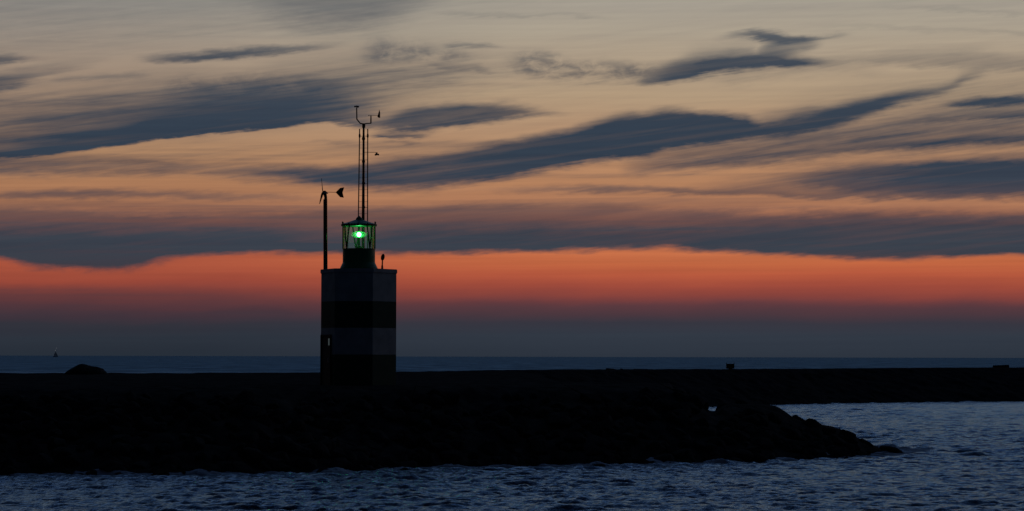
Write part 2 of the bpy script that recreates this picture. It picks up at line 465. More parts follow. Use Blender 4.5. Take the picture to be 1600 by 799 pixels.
M_lamp = emission('green_lamp_light', (0.08, 1.0, 0.22), 44.0)
M_glint = emission('painted_door_glint', (0.75, 0.95, 1.0), 0.045)  # self-lit colour standing in for sky light on the door's edge
M_mastlight = emission('white_mast_light', (0.9, 0.95, 1.0), 0.13)


def pane_mat(name, tint, haze_amt, gloss):
    m = bpy.data.materials.new(name)
    m.use_nodes = True
    t = m.node_tree
    t.nodes.clear()
    gg = G(t)
    tr = gg.new('ShaderNodeBsdfTransparent')
    tr.inputs[0].default_value = (*tint, 1)
    tl = gg.new('ShaderNodeBsdfTranslucent')
    tl.inputs[0].default_value = (*[min(1, c) for c in tint], 1)
    gl = gg.new('ShaderNodeBsdfGlossy')
    gl.inputs['Roughness'].default_value = 0.05
    co = gg.new('ShaderNodeTexCoord')
    n = gg.noise(S(gg, co.outputs['Object']), 4.0, 4.0, 0.6)
    m1 = gg.new('ShaderNodeMixShader')
    gg.put(m1.inputs[0], gg.smooth(n, 0.3, 0.7, haze_amt * 0.7, haze_amt * 1.3))
    t.links.new(tr.outputs[0], m1.inputs[1])
    t.links.new(tl.outputs[0], m1.inputs[2])
    fr = gg.new('ShaderNodeFresnel')
    fr.inputs[0].default_value = 1.45
    m2 = gg.new('ShaderNodeMixShader')
    gg.put(m2.inputs[0], S(gg, fr.outputs[0]) * gloss)
    t.links.new(m1.outputs[0], m2.inputs[1])
    t.links.new(gl.outputs[0], m2.inputs[2])
    o = gg.new('ShaderNodeOutputMaterial')
    t.links.new(m2.outputs[0], o.inputs[0])
    return m


M_glass = pane_mat('salty_lantern_glass', (0.96, 0.97, 0.96), 0.03, 0.6)
M_halo = bpy.data.materials.new('lamp_halo_mist')  # scattering volume added around the lamp for its green halo
M_halo.use_nodes = True
_t = M_halo.node_tree
_t.nodes.clear()
_v = _t.nodes.new('ShaderNodeVolumeScatter')
_v.inputs['Color'].default_value = (0.25, 1.0, 0.40, 1)
_v.inputs['Density'].default_value = 1.0
_o = _t.nodes.new('ShaderNodeOutputMaterial')
_t.links.new(_v.outputs[0], _o.inputs['Volume'])

# sea water
m = bpy.data.materials.new('sea_water')
m.use_nodes = True
t = m.node_tree
gg = G(t)
t.nodes.remove(t.nodes['Principled BSDF'])
co = gg.new('ShaderNodeTexCoord')
sp = gg.new('ShaderNodeSeparateXYZ')
t.links.new(co.outputs['Object'], sp.inputs[0])
X_, Y_ = S(gg, sp.outputs[0]), S(gg, sp.outputs[1])
far = gg.smooth(Y_, 180.0, 700.0)
foam_at = gg.new('ShaderNodeAttribute')
foam_at.attribute_name = 'foam'
fo = S(gg, foam_at.outputs['Fac'])
fn = gg.noise(gg.vec(X_ * 1.0, Y_ * 0.55, 0.0), 1.8, 5.0, 0.65)
fmask = gg.smooth(fo * 0.9 + fn, 0.88, 1.10)
base = gg.mix(fmask * 0.8, (0.004, 0.014, 0.030), (0.35, 0.37, 0.40))
rough = gg.smooth(Y_, 60.0, 600.0, 0.10, 0.34, 'LINEAR') + fmask * 0.4
b1 = gg.noise(gg.vec(X_ * 1.0, Y_ * 0.6, 0.0), 4.6, 5.0, 0.62)
b2 = gg.noise(gg.vec(X_ * 0.10, Y_ * 0.05, 3.0), 1.0, 5.0, 0.65)
bn = gg.new('ShaderNodeBump')
bn.inputs['Strength'].default_value = 0.8
bn.inputs['Distance'].default_value = 0.15
t.links.new(b1.s, bn.inputs['Height'])
bn2 = gg.new('ShaderNodeBump')
bn2.inputs['Distance'].default_value = 2.0
gg.put(bn2.inputs['Strength'], far * 0.5)
t.links.new(b2.s, bn2.inputs['Height'])
t.links.new(bn.outputs[0], bn2.inputs['Normal'])
nd = gg.new('ShaderNodeBsdfDiffuse')
t.links.new(base.s, nd.inputs[0])
ng = gg.new('ShaderNodeBsdfGlossy')
ng.inputs[0].default_value = (0.58, 0.77, 0.98, 1)
t.links.new(rough.s, ng.inputs['Roughness'])
t.links.new(bn.outputs[0], ng.inputs['Normal'])
t.links.new(bn.outputs[0], nd.inputs['Normal'])
nf = gg.new('ShaderNodeFresnel')
nf.inputs[0].default_value = 1.333
t.links.new(bn.outputs[0], nf.inputs['Normal'])
nm = gg.new('ShaderNodeMixShader')
gg.put(nm.inputs[0], S(gg, nf.outputs[0]) * (1.0 - fmask * 0.7))
t.links.new(nd.outputs[0], nm.inputs[1])
t.links.new(ng.outputs[0], nm.inputs[2])
fd = gg.new('ShaderNodeBsdfDiffuse')
fd.inputs[0].default_value = (0.045, 0.072, 0.10, 1)
fg = gg.new('ShaderNodeBsdfGlossy')
fg.inputs[0].default_value = (0.45, 0.75, 1.0, 1)
fg.inputs['Roughness'].default_value = 0.4
t.links.new(bn2.outputs[0], fg.inputs['Normal'])
fm1 = gg.new('ShaderNodeMixShader')
gg.put(fm1.inputs[0], gg.smooth(gg.noise(gg.vec(X_ * 0.06, Y_ * 0.010, 5.0), 1.0, 5.0, 0.75), 0.3, 0.7, 0.09, 0.27))
t.links.new(fd.outputs[0], fm1.inputs[1])
t.links.new(fg.outputs[0], fm1.inputs[2])
fm2 = gg.new('ShaderNodeMixShader')
gg.put(fm2.inputs[0], gg.smooth(Y_, 300.0, 900.0))
t.links.new(nm.outputs[0], fm2.inputs[1])
t.links.new(fm1.outputs[0], fm2.inputs[2])
t.links.new(fm2.outputs[0], t.nodes['Material Output'].inputs[0])
M_water = m


# ------------------------------------------------------------------ mesh helpers
def link_mesh(name, verts, faces, material, parent=None, smooth=False):
    me = bpy.data.meshes.new(name)
    me.from_pydata([tuple(v) for v in verts], [], faces)
    me.update()
    me.materials.append(material)
    if smooth:
        me.polygons.foreach_set('use_smooth', [True] * len(me.polygons))
    o = bpy.data.objects.new(name, me)
    C.objects.link(o)
    if parent is not None:
        o.parent = parent
    return o


def from_bm(name, bm, material, parent=None, smooth=False):
    bmesh.ops.recalc_face_normals(bm, faces=bm.faces[:])
    me = bpy.data.meshes.new(name)
    bm.to_mesh(me)
    bm.free()
    me.materials.append(material)
    if smooth:
        me.polygons.foreach_set('use_smooth', [True] * len(me.polygons))
    o = bpy.data.objects.new(name, me)
    C.objects.link(o)
    if parent is not None:
        o.parent = parent
    return o


def grid_mesh(name, xs, ys, Z, material, attrs=None, keep=None):
    nx, ny = len(xs), len(ys)
    co = np.empty((ny, nx, 3), np.float32)
    co[..., 0] = xs[None, :]
    co[..., 1] = ys[:, None]
    co[..., 2] = Z
    idx = np.arange(nx * ny, dtype=np.int32).reshape(ny, nx)
    q = np.stack([idx[:-1, :-1], idx[:-1, 1:], idx[1:, 1:], idx[1:, :-1]], -1).reshape(-1, 4)
    me = bpy.data.meshes.new(name)
    me.vertices.add(nx * ny)
    me.vertices.foreach_set('co', co.ravel())
    me.loops.add(q.size)
    me.loops.foreach_set('vertex_index', q.ravel())
    me.polygons.add(len(q))
    me.polygons.foreach_set('loop_start', np.arange(0, q.size, 4, dtype=np.int32))
    me.polygons.foreach_set('use_smooth', np.ones(len(q), bool))
    if attrs:
        for k, v in attrs.items():
            a = me.attributes.new(k, 'FLOAT', 'POINT')
            a.data.foreach_set('value', v.astype(np.float32).ravel())
    me.update(calc_edges=True)
    me.materials.append(material)
    o = bpy.data.objects.new(name, me)
    C.objects.link(o)
    return o


def tube(bm, pts, r, n=10, caps=True):
    """round bar through pts; r a number or a list"""
    pts = [Vector(p_) for p_ in pts]
    rs = r if isinstance(r, (list, tuple)) else [r] * len(pts)
    rings = []
    up = None
    for i, p_ in enumerate(pts):
        if i == 0:
            d = pts[1] - pts[0]
        elif i == len(pts) - 1:
            d = pts[-1] - pts[-2]
        else:
            d = (pts[i + 1] - p_).normalized() + (p_ - pts[i - 1]).normalized()
        d.normalize()
        a = Vector((0, 1, 0)) if abs(d.y) < 0.9 else Vector((1, 0, 0))
        if up is not None:
            a = up
        e1 = d.cross(a).normalized()
        e2 = d.cross(e1).normalized()
        up = a
        rings.append([bm.verts.new(p_ + (e1 * math.cos(k * 2 * math.pi / n) + e2 * math.sin(k * 2 * math.pi / n)) * rs[i]) for k in range(n)])
    for a, b in zip(rings[:-1], rings[1:]):
        for k in range(n):
            bm.faces.new((a[k], a[(k + 1) % n], b[(k + 1) % n], b[k]))
    if caps:
        bm.faces.new(rings[0])
        bm.faces.new(rings[-1])
    return bm


def lathe(bm, prof, n=32, rot=0.0, c=(0, 0, 0)):
    """prof: (radius, z) pairs"""
    rings = []
    for (r, z) in prof:
        if r < 1e-5:
            rings.append([bm.verts.new((c[0], c[1], c[2] + z))])
        else:
            rings.append([bm.verts.new((c[0] + r * math.cos(rot + k * 2 * math.pi / n), c[1] + r * math.sin(rot + k * 2 * math.pi / n), c[2] + z)) for k in range(n)])
    for a, b in zip(rings[:-1], rings[1:]):
        for k in range(n):
            k2 = (k + 1) % n
            if len(a) == 1 and len(b) == 1:
                continue
            if len(a) == 1:
                bm.faces.new((a[0], b[k2], b[k]))
            elif len(b) == 1:
                bm.faces.new((a[k], a[k2], b[0]))
            else:
                bm.faces.new((a[k], a[k2], b[k2], b[k]))
    if len(rings[0]) > 1:
        bm.faces.new(rings[0])
    if len(rings[-1]) > 1:
        bm.faces.new(rings[-1])
    return bm


def prism(bm, outline, depth_vec):
    """outline (3D points) thickened by depth_vec"""
    d = Vector(depth_vec) * 0.5
    a = [bm.verts.new(Vector(p_) - d) for p_ in outline]
    b = [bm.verts.new(Vector(p_) + d) for p_ in outline]
    n = len(a)
    bm.faces.new(a)
    bm.faces.new(b[::-1])
    for k in range(n):
        bm.faces.new((a[k], b[k], b[(k + 1) % n], a[(k + 1) % n]))
    return bm


def box(bm, c, s, rotz=0.0, bevel=0.0):
    r = bmesh.ops.create_cube(bm, size=1.0)
    vs = r['verts']
    bmesh.ops.scale(bm, vec=s, verts=vs)
    if bevel:
        es = list({e for v in vs for e in v.link_edges})
        rb = bmesh.ops.bevel(bm, geom=es, offset=bevel, segments=2, affect='EDGES')
        vs = list({v for f in rb['faces'] for v in f.verts} | {v for v in vs if v.is_valid})
    bmesh.ops.rotate(bm, cent=(0, 0, 0), matrix=Matrix.Rotation(rotz, 3, 'Z'), verts=vs)
    bmesh.ops.translate(bm, vec=c, verts=vs)
    return bm


def thing(name, loc, label, cat, group=None):
    o = bpy.data.objects.new(name, None)
    C.objects.link(o)
    o.location = loc
    o.empty_display_size = 0.3
    return tag(o, label, cat, group)


def tag(o, label, cat, group=None):
    o['label'] = label
    o['category'] = cat
    if group:
        o['group'] = group
    return o


def seeded(n):
    return random.Random(n)


# ------------------------------------------------------------------ coast lines (plan)
front = [(-1400, 752), (-700, 748), (-200, 744), (0, 742), (250, 742), (500, 740), (560, 737), (640, 733), (760, 731), (860, 729), (930, 729), (1000, 727),
         (1100, 725), (1200, 722), (1280, 718), (1340, 714), (1390, 711), (1428, 709)]
coast = []
rnd = seeded(5)
for i, (px, py) in enumerate(front):
    q_ = on_water(px, py)
    coast.append((q_.x, q_.y))
tip = coast[-1]
for px, d in ((1436, 141), (1410, 146), (1340, 150), (1260, 154), (1180, 157), (1110, 158), (1062, 170), (1010, 205), (960, 275), (700, 330), (-300, 260), (-1500, 190)):
    coast.append(((px - 800) / F * d, d))
coast = np.array(coast)
# far edge of the pier's top (px, py, distance)
pier_far = []
for px, py, d in ((-1500, 592, 128), (-700, 587, 164), (0, 583.3, 206), (300, 583.2, 219), (640, 581, 246), (760, 578.6, 257), (900, 577.6, 268), (1100, 576.8, 288),
                  (1250, 576.3, 303), (1420, 575, 314), (1600, 574, 326), (1900, 573, 350), (2600, 572, 420)):
    pier_far.append(at(px, py, d))


def seg_dist(P, poly, closed=True):
    """unsigned distance of points P (n,2) to a polyline and inside flag"""
    n = len(poly)
    best = np.full(len(P), 1e9)
    inside_ = np.zeros(len(P), bool)
    for i in range(n if closed else n - 1):
        a, b = poly[i], poly[(i + 1) % n]
        ab = b - a
        tt = np.clip(((P - a) @ ab) / (ab @ ab), 0, 1)
        dd = np.linalg.norm(P - (a + tt[:, None] * ab), axis=1)
        best = np.minimum(best, dd)
        cond = ((a[1] > P[:, 1]) != (b[1] > P[:, 1]))
        with np.errstate(divide='ignore', invalid='ignore'):
            xi = (b[0] - a[0]) * (P[:, 1] - a[1]) / (b[1] - a[1]) + a[0]
        inside_ ^= cond & (P[:, 0] < xi)
    return best, inside_


# value noise on numpy grids
def vnoise(x, y, seed=0):
    xi, yi = np.floor(x).astype(np.int64), np.floor(y).astype(np.int64)
    fx, fy = x - xi, y - yi
    fx, fy = fx * fx * (3 - 2 * fx), fy * fy * (3 - 2 * fy)

    def h(a, b):
        v = (a * 374761393 + b * 668265263 + seed * 974711) & 0xffffffff
        v = ((v ^ (v >> 13)) * 1274126177) & 0xffffffff
        return ((v ^ (v >> 16)) & 0xffff) / 65535.0
    return (h(xi, yi) * (1 - fx) + h(xi + 1, yi) * fx) * (1 - fy) + (h(xi, yi + 1) * (1 - fx) + h(xi + 1, yi + 1) * fx) * fy


def fbm(x, y, oct_=4, seed=0):
    s, a, f = 0, 0.5, 1.0
    for k in range(oct_):
        s = s + a * (vnoise(x * f, y * f, seed + k) - 0.5)
        a *= 0.5
        f *= 2.03
    return s


# ------------------------------------------------------------------ breakwater ground
RD = 139.0           # distance of the spur's crest
ridge = [(700, 588), (900, 596), (1000, 606), (1060, 620), (1090, 630), (1098, 637), (1108, 646), (1118, 646), (1126, 637), (1140, 633), (1170, 632), (1195, 633), (1210, 635), (1226, 643), (1240, 654), (1262, 661.5), (1300, 667),
         (1320, 675), (1345, 689), (1362, 696), (1380, 703), (1400, 709), (1425, 714), (1445, 718), (1500, 724)]
ridge_px = np.array([r[0] for r in ridge], float)
ridge_z = np.array([at(px, py, RD).z for px, py in ridge])
PLAT = 3.72


def ground_z(X, Y, rocky=True):
    shp = X.shape
    P = np.stack([X.ravel(), Y.ravel()], 1)
    dist, ins = seg_dist(P, coast)
    sd = np.where(ins, dist, -dist).reshape(shp)
    w = fbm(X * 0.5, Y * 0.5, 3, 3) * 1.6
    sd = sd + w * np.clip((X + 60) / 40, 0.5, 1)
    slope = 0.42 * sd - 0.15
    z = np.where(slope > 3.3, 3.3 + (PLAT - 3.3) * (1 - np.exp(-(slope - 3.3) / (PLAT - 3.3))), slope)
    pxv = 800 + F * X / np.maximum(Y, 1)
    cap = np.interp(pxv, ridge_px, ridge_z)
    spur = np.clip((pxv - 940) / 120, 0, 1)
    cap = np.where(Y > RD, EYE - (EYE - cap) * Y / RD, cap)
    cap = cap * spur + 9.0 * (1 - spur)
    z = np.minimum(z, cap)
    # behind the pier's far edge the ground drops to the sea
    pf = np.array([(q_.x, q_.y) for q_ in pier_far])
    yl = np.interp(X, pf[:, 0], pf[:, 1])
    z = np.minimum(z, (yl - 4.0 - Y) * 0.5 + PLAT)
    if rocky:
        k = np.clip((3.55 - z) / 0.9, 0.15, 1.0)
        r1 = fbm(X * 0.9, Y * 0.9, 5, 11)
        # broken blocks: quantised noise gives flat-topped steps
        st = np.round(vnoise(X * 1.1 + 3, Y * 1.1, 31) * 4) / 4 - 0.5
        k = k * np.where(pxv > 1150, 0.4, 1.0)
        z = z + k * (r1 * 0.45 + st * 0.22) - 0.05 * k
        z = np.where(pxv < 1140, np.minimum(z, 3.74), z)
    return np.maximum(z, -2.0)


xs = np.concatenate([np.arange(-110, -34, 1.0), np.arange(-34, 25.01, 0.22)])
ys = np.concatenate([np.arange(96, 165, 0.22), np.arange(165, 300, 1.0)])
XX, YY = np.meshgrid(xs, ys)
ZG = ground_z(XX, YY)
bw = grid_mesh('breakwater', xs, ys, ZG, M_rock)
bw['kind'] = 'structure'

# ------------------------------------------------------------------ pier behind
def resample(pts, step):
    out = []
    for a, b in zip(pts[:-1], pts[1:]):
        n_ = max(1, int((b - a).length / step))
        for k in range(n_):
            out.append(a.lerp(b, k / n_))
    out.append(pts[-1])
    return out


edge = resample(pier_far, 0.8)
wl_px = [(-1500, 0), (900, 0), (1000, 0), (1100, 636), (1210, 633), (1330, 630.5), (1480, 628.5), (1600, 627.5), (1900, 625), (2600, 621)]
wl = [on_water(px, py) for px, py in wl_px[3:]]
wlx = np.array([q_.x for q_ in wl])
wly = np.array([q_.y for q_ in wl])
verts, faces = [], []
rn = seeded(8)
NP = 24
for i, e in enumerate(edge):
    a, b = edge[max(0, i - 1)], edge[min(len(edge) - 1, i + 1)]
    tdir = (b - a)
    tdir.z = 0
    tdir.normalize()
    nrm = Vector((tdir.y, -tdir.x, 0))          # towards the camera side
    # width of top and of the slope down to the waterline
    slope_w = 9.0
    if e.x > wlx[0] - 4:
        # distance along nrm to the water line
        s = 4.0
        while s < 60:
            q_ = e + nrm * s
            if q_.y < np.interp(q_.x, wlx, wly):
                break
            s += 0.25
        slope_w = max(5.0, s - 4.5)
    j = noise.noise(Vector((e.x * 0.35, e.y * 0.35, 0.0))) * 0.06 + noise.noise(Vector((e.x * 1.4, e.y * 1.4, 3.0))) * 0.035
    top = e.z + j
    prof = [(-9.0, -2.0), (-0.6, top - 0.7), (0.0, top), (0.6, top - 0.01), (4.5, top - 0.06)]
    for k in range(1, NP - 4):
        f_ = k / (NP - 6)
        zz = (top - 0.06) * (1 - f_)
        q0 = e + nrm * (4.5 + slope_w * f_)
        w_ = noise.noise(Vector((q0.x * 0.7, q0.y * 0.7, zz * 0.7))) * 0.5 + noise.noise(Vector((q0.x * 1.7, q0.y * 1.7, zz * 1.5))) * 0.25
        prof.append((4.5 + slope_w * f_ + w_ * 0.6, zz + w_ * 0.35))
    for (o_, z_) in prof:
        q_ = e + nrm * o_
        verts.append((q_.x, q_.y, z_))
npf = len(prof)
for i in range(len(edge) - 1):
    for k in range(npf - 1):
        faces.append((i * npf + k, i * npf + k + 1, (i + 1) * npf + k + 1, (i + 1) * npf + k))
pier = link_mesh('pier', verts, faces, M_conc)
pier['kind'] = 'structure'

# ------------------------------------------------------------------ sea
def axis(fine_lo, fine_hi, step, far_, ratio=1.22):
    mid = [fine_lo]
    while mid[-1] < fine_hi:
        mid.append(mid[-1] + (step(mid[-1]) if callable(step) else step))
    hi = [mid[-1]]
    s = mid[-1] - mid[-2]
    while hi[-1] < far_:
        s *= ratio
        hi.append(hi[-1] + s)
    lo = [mid[0]]
    s = mid[1] - mid[0]
    while lo[-1] > -far_:
        s *= ratio
        lo.append(lo[-1] - s)
    return np.array(lo[:0:-1] + mid + hi[1:])


def xstep(x):
    a = abs(x)
    return 0.08 if a < 26 else 0.08 + (a - 26) * 0.010


wx = axis(-45, 80, xstep, 60000)
wy = axis(56, 420, lambda y: 0.085 if y < 80 else 0.085 + (y - 80) * 0.0016, 70000)
WX, WY = np.meshgrid(wx.astype(np.float32), wy.astype(np.float32))
sx = np.gradient(wx)[None, :].astype(np.float32)
sy = np.gradient(wy)[:, None].astype(np.float32)
spacing = np.maximum(sx, sy * 0.7) * np.ones_like(WX)
fine = spacing < 1.2
WZ = np.zeros_like(WX)
rr = np.random.RandomState(17)
wx_f, wy_f, sp_f = WX[fine], WY[fine], spacing[fine]
# gusty patches: choppier here, calmer there
gust = (0.72 + 1.1 * (fbm(wx_f.astype(float) * 0.06, wy_f.astype(float) * 0.035, 3, 77) + 0.25)).astype(np.float32)
zf = np.zeros_like(wx_f)
NW = 120
for k in range(NW):
    lam = 0.26 * (2.4 / 0.26) ** (rr.rand() ** 1.3)
    th = math.radians(rr.normal(258, 30))          # wind sea running towards the camera and to the left
    kk = 2 * math.pi / lam
    slope_rms = 0.37 / math.sqrt(NW) * (1.0 if lam < 1.6 else 0.6)
    amp = slope_rms * math.sqrt(2) / kk
    ph = kk * (wx_f * math.cos(th) + wy_f * math.sin(th)) + rr.rand() * 6.283
    ph = ph + 0.9 * np.sin(0.13 * wx_f + 0.21 * wy_f + k)     # breaks up the long straight crests
    att = np.clip((lam / sp_f - 2.5) / 3.0, 0, 1)
    c_ = np.cos(ph)
    zf += amp * att * (c_ + 0.22 * np.cos(2 * ph))
zf = zf * gust
# a swell running up on the foul ground off the spur's tip
for (hx, hy, hw, hl, hh) in ((27.0, 138.5, 2.6, 2.4, 0.22), (24.0, 136.5, 1.8, 1.8, 0.14), (31.0, 141.0, 3.2, 2.4, 0.16)):
    zf += hh * np.exp(-((wx_f - hx) / hw) ** 2 - ((wy_f - hy) / hl) ** 2)
surf = []
for (px_, py_, w__, h__) in ((1012, 725, 0.55, 0.34), (1040, 726, 0.8, 0.28), (1118, 724, 0.6, 0.36), (1150, 724, 0.5, 0.22), (1292, 717, 0.45, 0.40), (1372, 711, 0.6, 0.34), (1400, 709, 0.5, 0.22),
                             (930, 729, 0.5, 0.25), (700, 732, 1.1, 0.30), (590, 735, 0.9, 0.26), (520, 739, 0.7, 0.30), (1225, 721, 0.7, 0.2), (180, 741, 1.2, 0.25), (330, 741, 1.0, 0.2)):
    q_ = on_water(px_, py_)
    surf.append((q_.x, q_.y, w__, h__))
    rr2 = np.clip(0.8 + 2.2 * fbm(wx_f.astype(float) * 2.6, wy_f.astype(float) * 1.4, 4, 91), 0, 2)
    zf += 0.55 * h__ * np.exp(-((wx_f - q_.x) / w__) ** 2 - ((wy_f - q_.y) / 0.9) ** 2) * rr2
WZ[fine] = zf
# calm towards the shore
P = np.stack([WX.ravel(), WY.ravel()], 1).astype(float)
foam = np.zeros(WX.size)
near = (np.abs(P[:, 0] - 0) < 60) & (P[:, 1] > 90) & (P[:, 1] < 175)
dd, _ins = seg_dist(P[near], coast)
fm = np.clip(1 - dd / 2.4, 0, 1) * (0.25 + 1.2 * vnoise(P[near][:, 0] * 0.35, P[near][:, 1] * 0.2, 5))
dt = np.hypot(P[near][:, 0] - tip[0] - 0.6, (P[near][:, 1] - tip[1]) * 0.4)
fm = np.maximum(fm, np.clip(1 - dt / 2.2, 0, 1) * 0.6)
for (qx, qy, w__, h__) in surf:
    fm = np.maximum(fm, 1.15 * np.exp(-((P[near][:, 0] - qx) / (w__ * 1.1)) ** 2 - ((P[near][:, 1] - qy) / 1.3) ** 2))
foam[near] = fm
water = grid_mesh('water', wx, wy, WZ, M_water, {'foam': foam})
water['kind'] = 'structure'

# ------------------------------------------------------------------ rocks
def rock_proto(seed, n=16, flat=0.75):
    r = seeded(seed)
    bm = bmesh.new()
    for k in range(n):
        v = Vector((r.gauss(0, 1), r.gauss(0, 1), r.gauss(0, 1))).normalized()
        v = Vector((v.x * r.uniform(0.8, 1.1), v.y * r.uniform(0.8, 1.1), v.z * flat * r.uniform(0.85, 1.05)))
        bm.verts.new(v)
    h = bmesh.ops.convex_hull(bm, input=bm.verts[:])
    bmesh.ops.delete(bm, geom=[v for v in bm.verts if not v.link_faces], context='VERTS')
    bmesh.ops.bevel(bm, geom=bm.edges[:], offset=0.07, segments=1, affect='EDGES')
    bmesh.ops.recalc_face_normals(bm, faces=bm.faces[:])
    return bm


protos = []
for k in range(10):
    b_ = rock_proto(100 + k)
    b_.verts.index_update()
    protos.append((np.array([v.co[:] for v in b_.verts]), [[v.index for v in f.verts] for f in b_.faces]))
    b_.free()
rv, rf = [], []
rn = seeded(21)
base_i = 0
cands = []
for k in range(9000):
    x, y = rn.uniform(-40, 24), rn.uniform(100, 168)
    cands.append((x, y))
ca = np.array(cands)
gz = ground_z(ca[:, 0].reshape(1, -1), ca[:, 1].reshape(1, -1), rocky=True).ravel()
pxc = 800 + F * ca[:, 0] / ca[:, 1]
cnt = 0
for (x, y), z, px in zip(cands, gz, pxc):
    if z < -0.35 or z > 3.2:
        continue
    if px > 1085 and z > np.interp(px, ridge_px, ridge_z) - 0.38:
        continue                      # the crest keeps its own outline
    if px > 1330 and rn.random() < 0.55:
        continue
    s = rn.uniform(0.28, 0.72) * (1.0 if px < 1330 else 0.55)
    pv, pf_ = protos[rn.randrange(len(protos))]
    M = (Matrix.Rotation(rn.uniform(0, 6.28), 3, 'Z') @ Matrix.Rotation(rn.uniform(-.5, .5), 3, 'X'))
    W = pv @ np.array(M).T * s + np.array((x, y, z + s * 0.05))
    if px > 1085 and W[:, 2].max() > np.interp(px, ridge_px, ridge_z) + (0.02 if not 1094 < px < 1130 else -0.25):
        continue
    rv.append(W)
    rf += [[i_ + base_i for i_ in f] for f in pf_]
    base_i += len(pv)
    cnt += 1
rocks = link_mesh('armour_rocks', np.concatenate(rv), rf, M_rock)
rocks['kind'] = 'stuff'


def boulder(name, px, py_top, py_bot, w_px, Y, seed, label, flat=0.75, tilt=0.0, stretch=1.0, group='single boulders along the spur'):
    a, b = at(px, py_top, Y), at(px, py_bot, Y)
    h = (a.z - b.z)
    w = w_px * Y / F
    bm = rock_proto(seed, 22, 1.0)
    zs = [v.co.z for v in bm.verts]
    xs_ = [v.co.x for v in bm.verts]
    z0, z1, x0, x1 = min(zs), max(zs), min(xs_), max(xs_)
    for v in bm.verts:
        v.co.x = ((v.co.x - x0) / (x1 - x0) - 0.5) * w
        v.co.y = v.co.y * w * 0.45 * stretch
        v.co.z = ((v.co.z - z0) / (z1 - z0)) * h + v.co.x * tilt
    o = from_bm(name, bm, M_boulder)
    o.location = (b.x, b.y, b.z)
    return tag(o, label, 'boulder', group)


boulder('boulder', 1099, 629, 652, 18, RD, 301, 'dark boulder on the spur crest just left of the small pale gap')
boulder('boulder', 1128, 630, 652, 20, RD, 302, 'dark boulder on the spur crest just right of the small pale gap')
boulder('boulder', 1281, 658, 690, 56, RD, 303, 'broad dark boulder making the biggest bump on the sloping spur', tilt=-0.30)
boulder('boulder', 1323, 672, 690, 30, RD, 304, 'flat dark boulder halfway down the sloping spur', tilt=-0.35)
boulder('boulder', 1353, 687, 702, 24, RD, 305, 'low dark boulder near the foot of the sloping spur', tilt=-0.35)
boulder('boulder', 1394, 697.5, 713, 40, RD - 1, 306, 'long low dark boulder in the wash at the spur tip', tilt=-0.30)

# rock mound on the pier's left end
prof = [(99, 586), (104, 581.5), (109, 577.5), (115, 574.5), (120, 571.5), (124, 569.3), (129, 568.6), (134, 569.6), (139, 571.6), (144, 572.4), (150, 573), (156, 574.8), (160, 576), (163, 579.5), (167, 583.5), (171, 586)]
YM = 203.0
mv, mf = [], []
NS = 14
c0 = at(134, 586, YM)
for i, (px, py) in enumerate(prof):
    a = at(px, py, YM)
    h = max(0.02, a.z - c0.z)
    for k in range(NS + 1):
        ang = math.pi * k / NS
        jj = noise.noise(Vector((px * 0.25, ang * 3, 0))) * 0.16 * math.sin(ang)
        mv.append((a.x - c0.x, -math.cos(ang) * (0.5 + h * 1.2), math.sin(ang) ** 0.7 * h * (1 + (jj if abs(ang - 1.57) > 0.3 else 0)) - 0.15))
for i in range(len(prof) - 1):
    for k in range(NS):
        mf.append((i * (NS + 1) + k, (i + 1) * (NS + 1) + k, (i + 1) * (NS + 1) + k + 1, i * (NS + 1) + k + 1))
mound = link_mesh('rock_mound', mv, mf, M_boulder)
mound.location = c0 + Vector((0, 0, 0.15))
tag(mound, 'big dark humped rock mound on the pier left of the lighthouse', 'rock')

# blocks on the pier's edge
def edge_point(px):
    """point on the pier's far top edge at a photo column"""
    best = min(edge, key=lambda e: abs(800 + F * e.x / e.y - px))
    return best


def stone(px0, px1, py_top, seed, label, name='concrete_block', skew=0.0):
    e = edge_point((px0 + px1) / 2)
    sc = e.y / F
    w = (px1 - px0) * sc
    a = at((px0 + px1) / 2, py_top, e.y - 1.2)
    zb = e.z - 0.12
    h = max(0.15, a.z - zb)
    bm = bmesh.new()
    box(bm, (0, 0, h / 2), (w, 0.9, h), 0.0, min(0.06, h * 0.2))
    r = seeded(seed)
    for v in bm.verts:
        if v.co.z > h * 0.5:
            v.co.z += skew * v.co.x + r.uniform(-0.02, 0.02)
    o = from_bm(name, bm, M_conc)
    o.location = (a.x, e.y - 1.2, zb)
    return tag(o, label, 'stone block', 'stone blocks on the pier edge')


stone(947, 964, 576.4, 1, 'low dark stone block on the pier edge right of the lighthouse', skew=-0.10)
stone(969, 973, 576.3, 2, 'tiny dark stone stub beside the low block on the pier edge')
stone(990, 1013, 577.6, 3, 'flat dark slab barely rising from the pier edge left of the box sign', skew=-0.02)
stone(1552, 1576, 570.6, 4, 'wide dark stone block on the pier edge near the right side', skew=0.03)

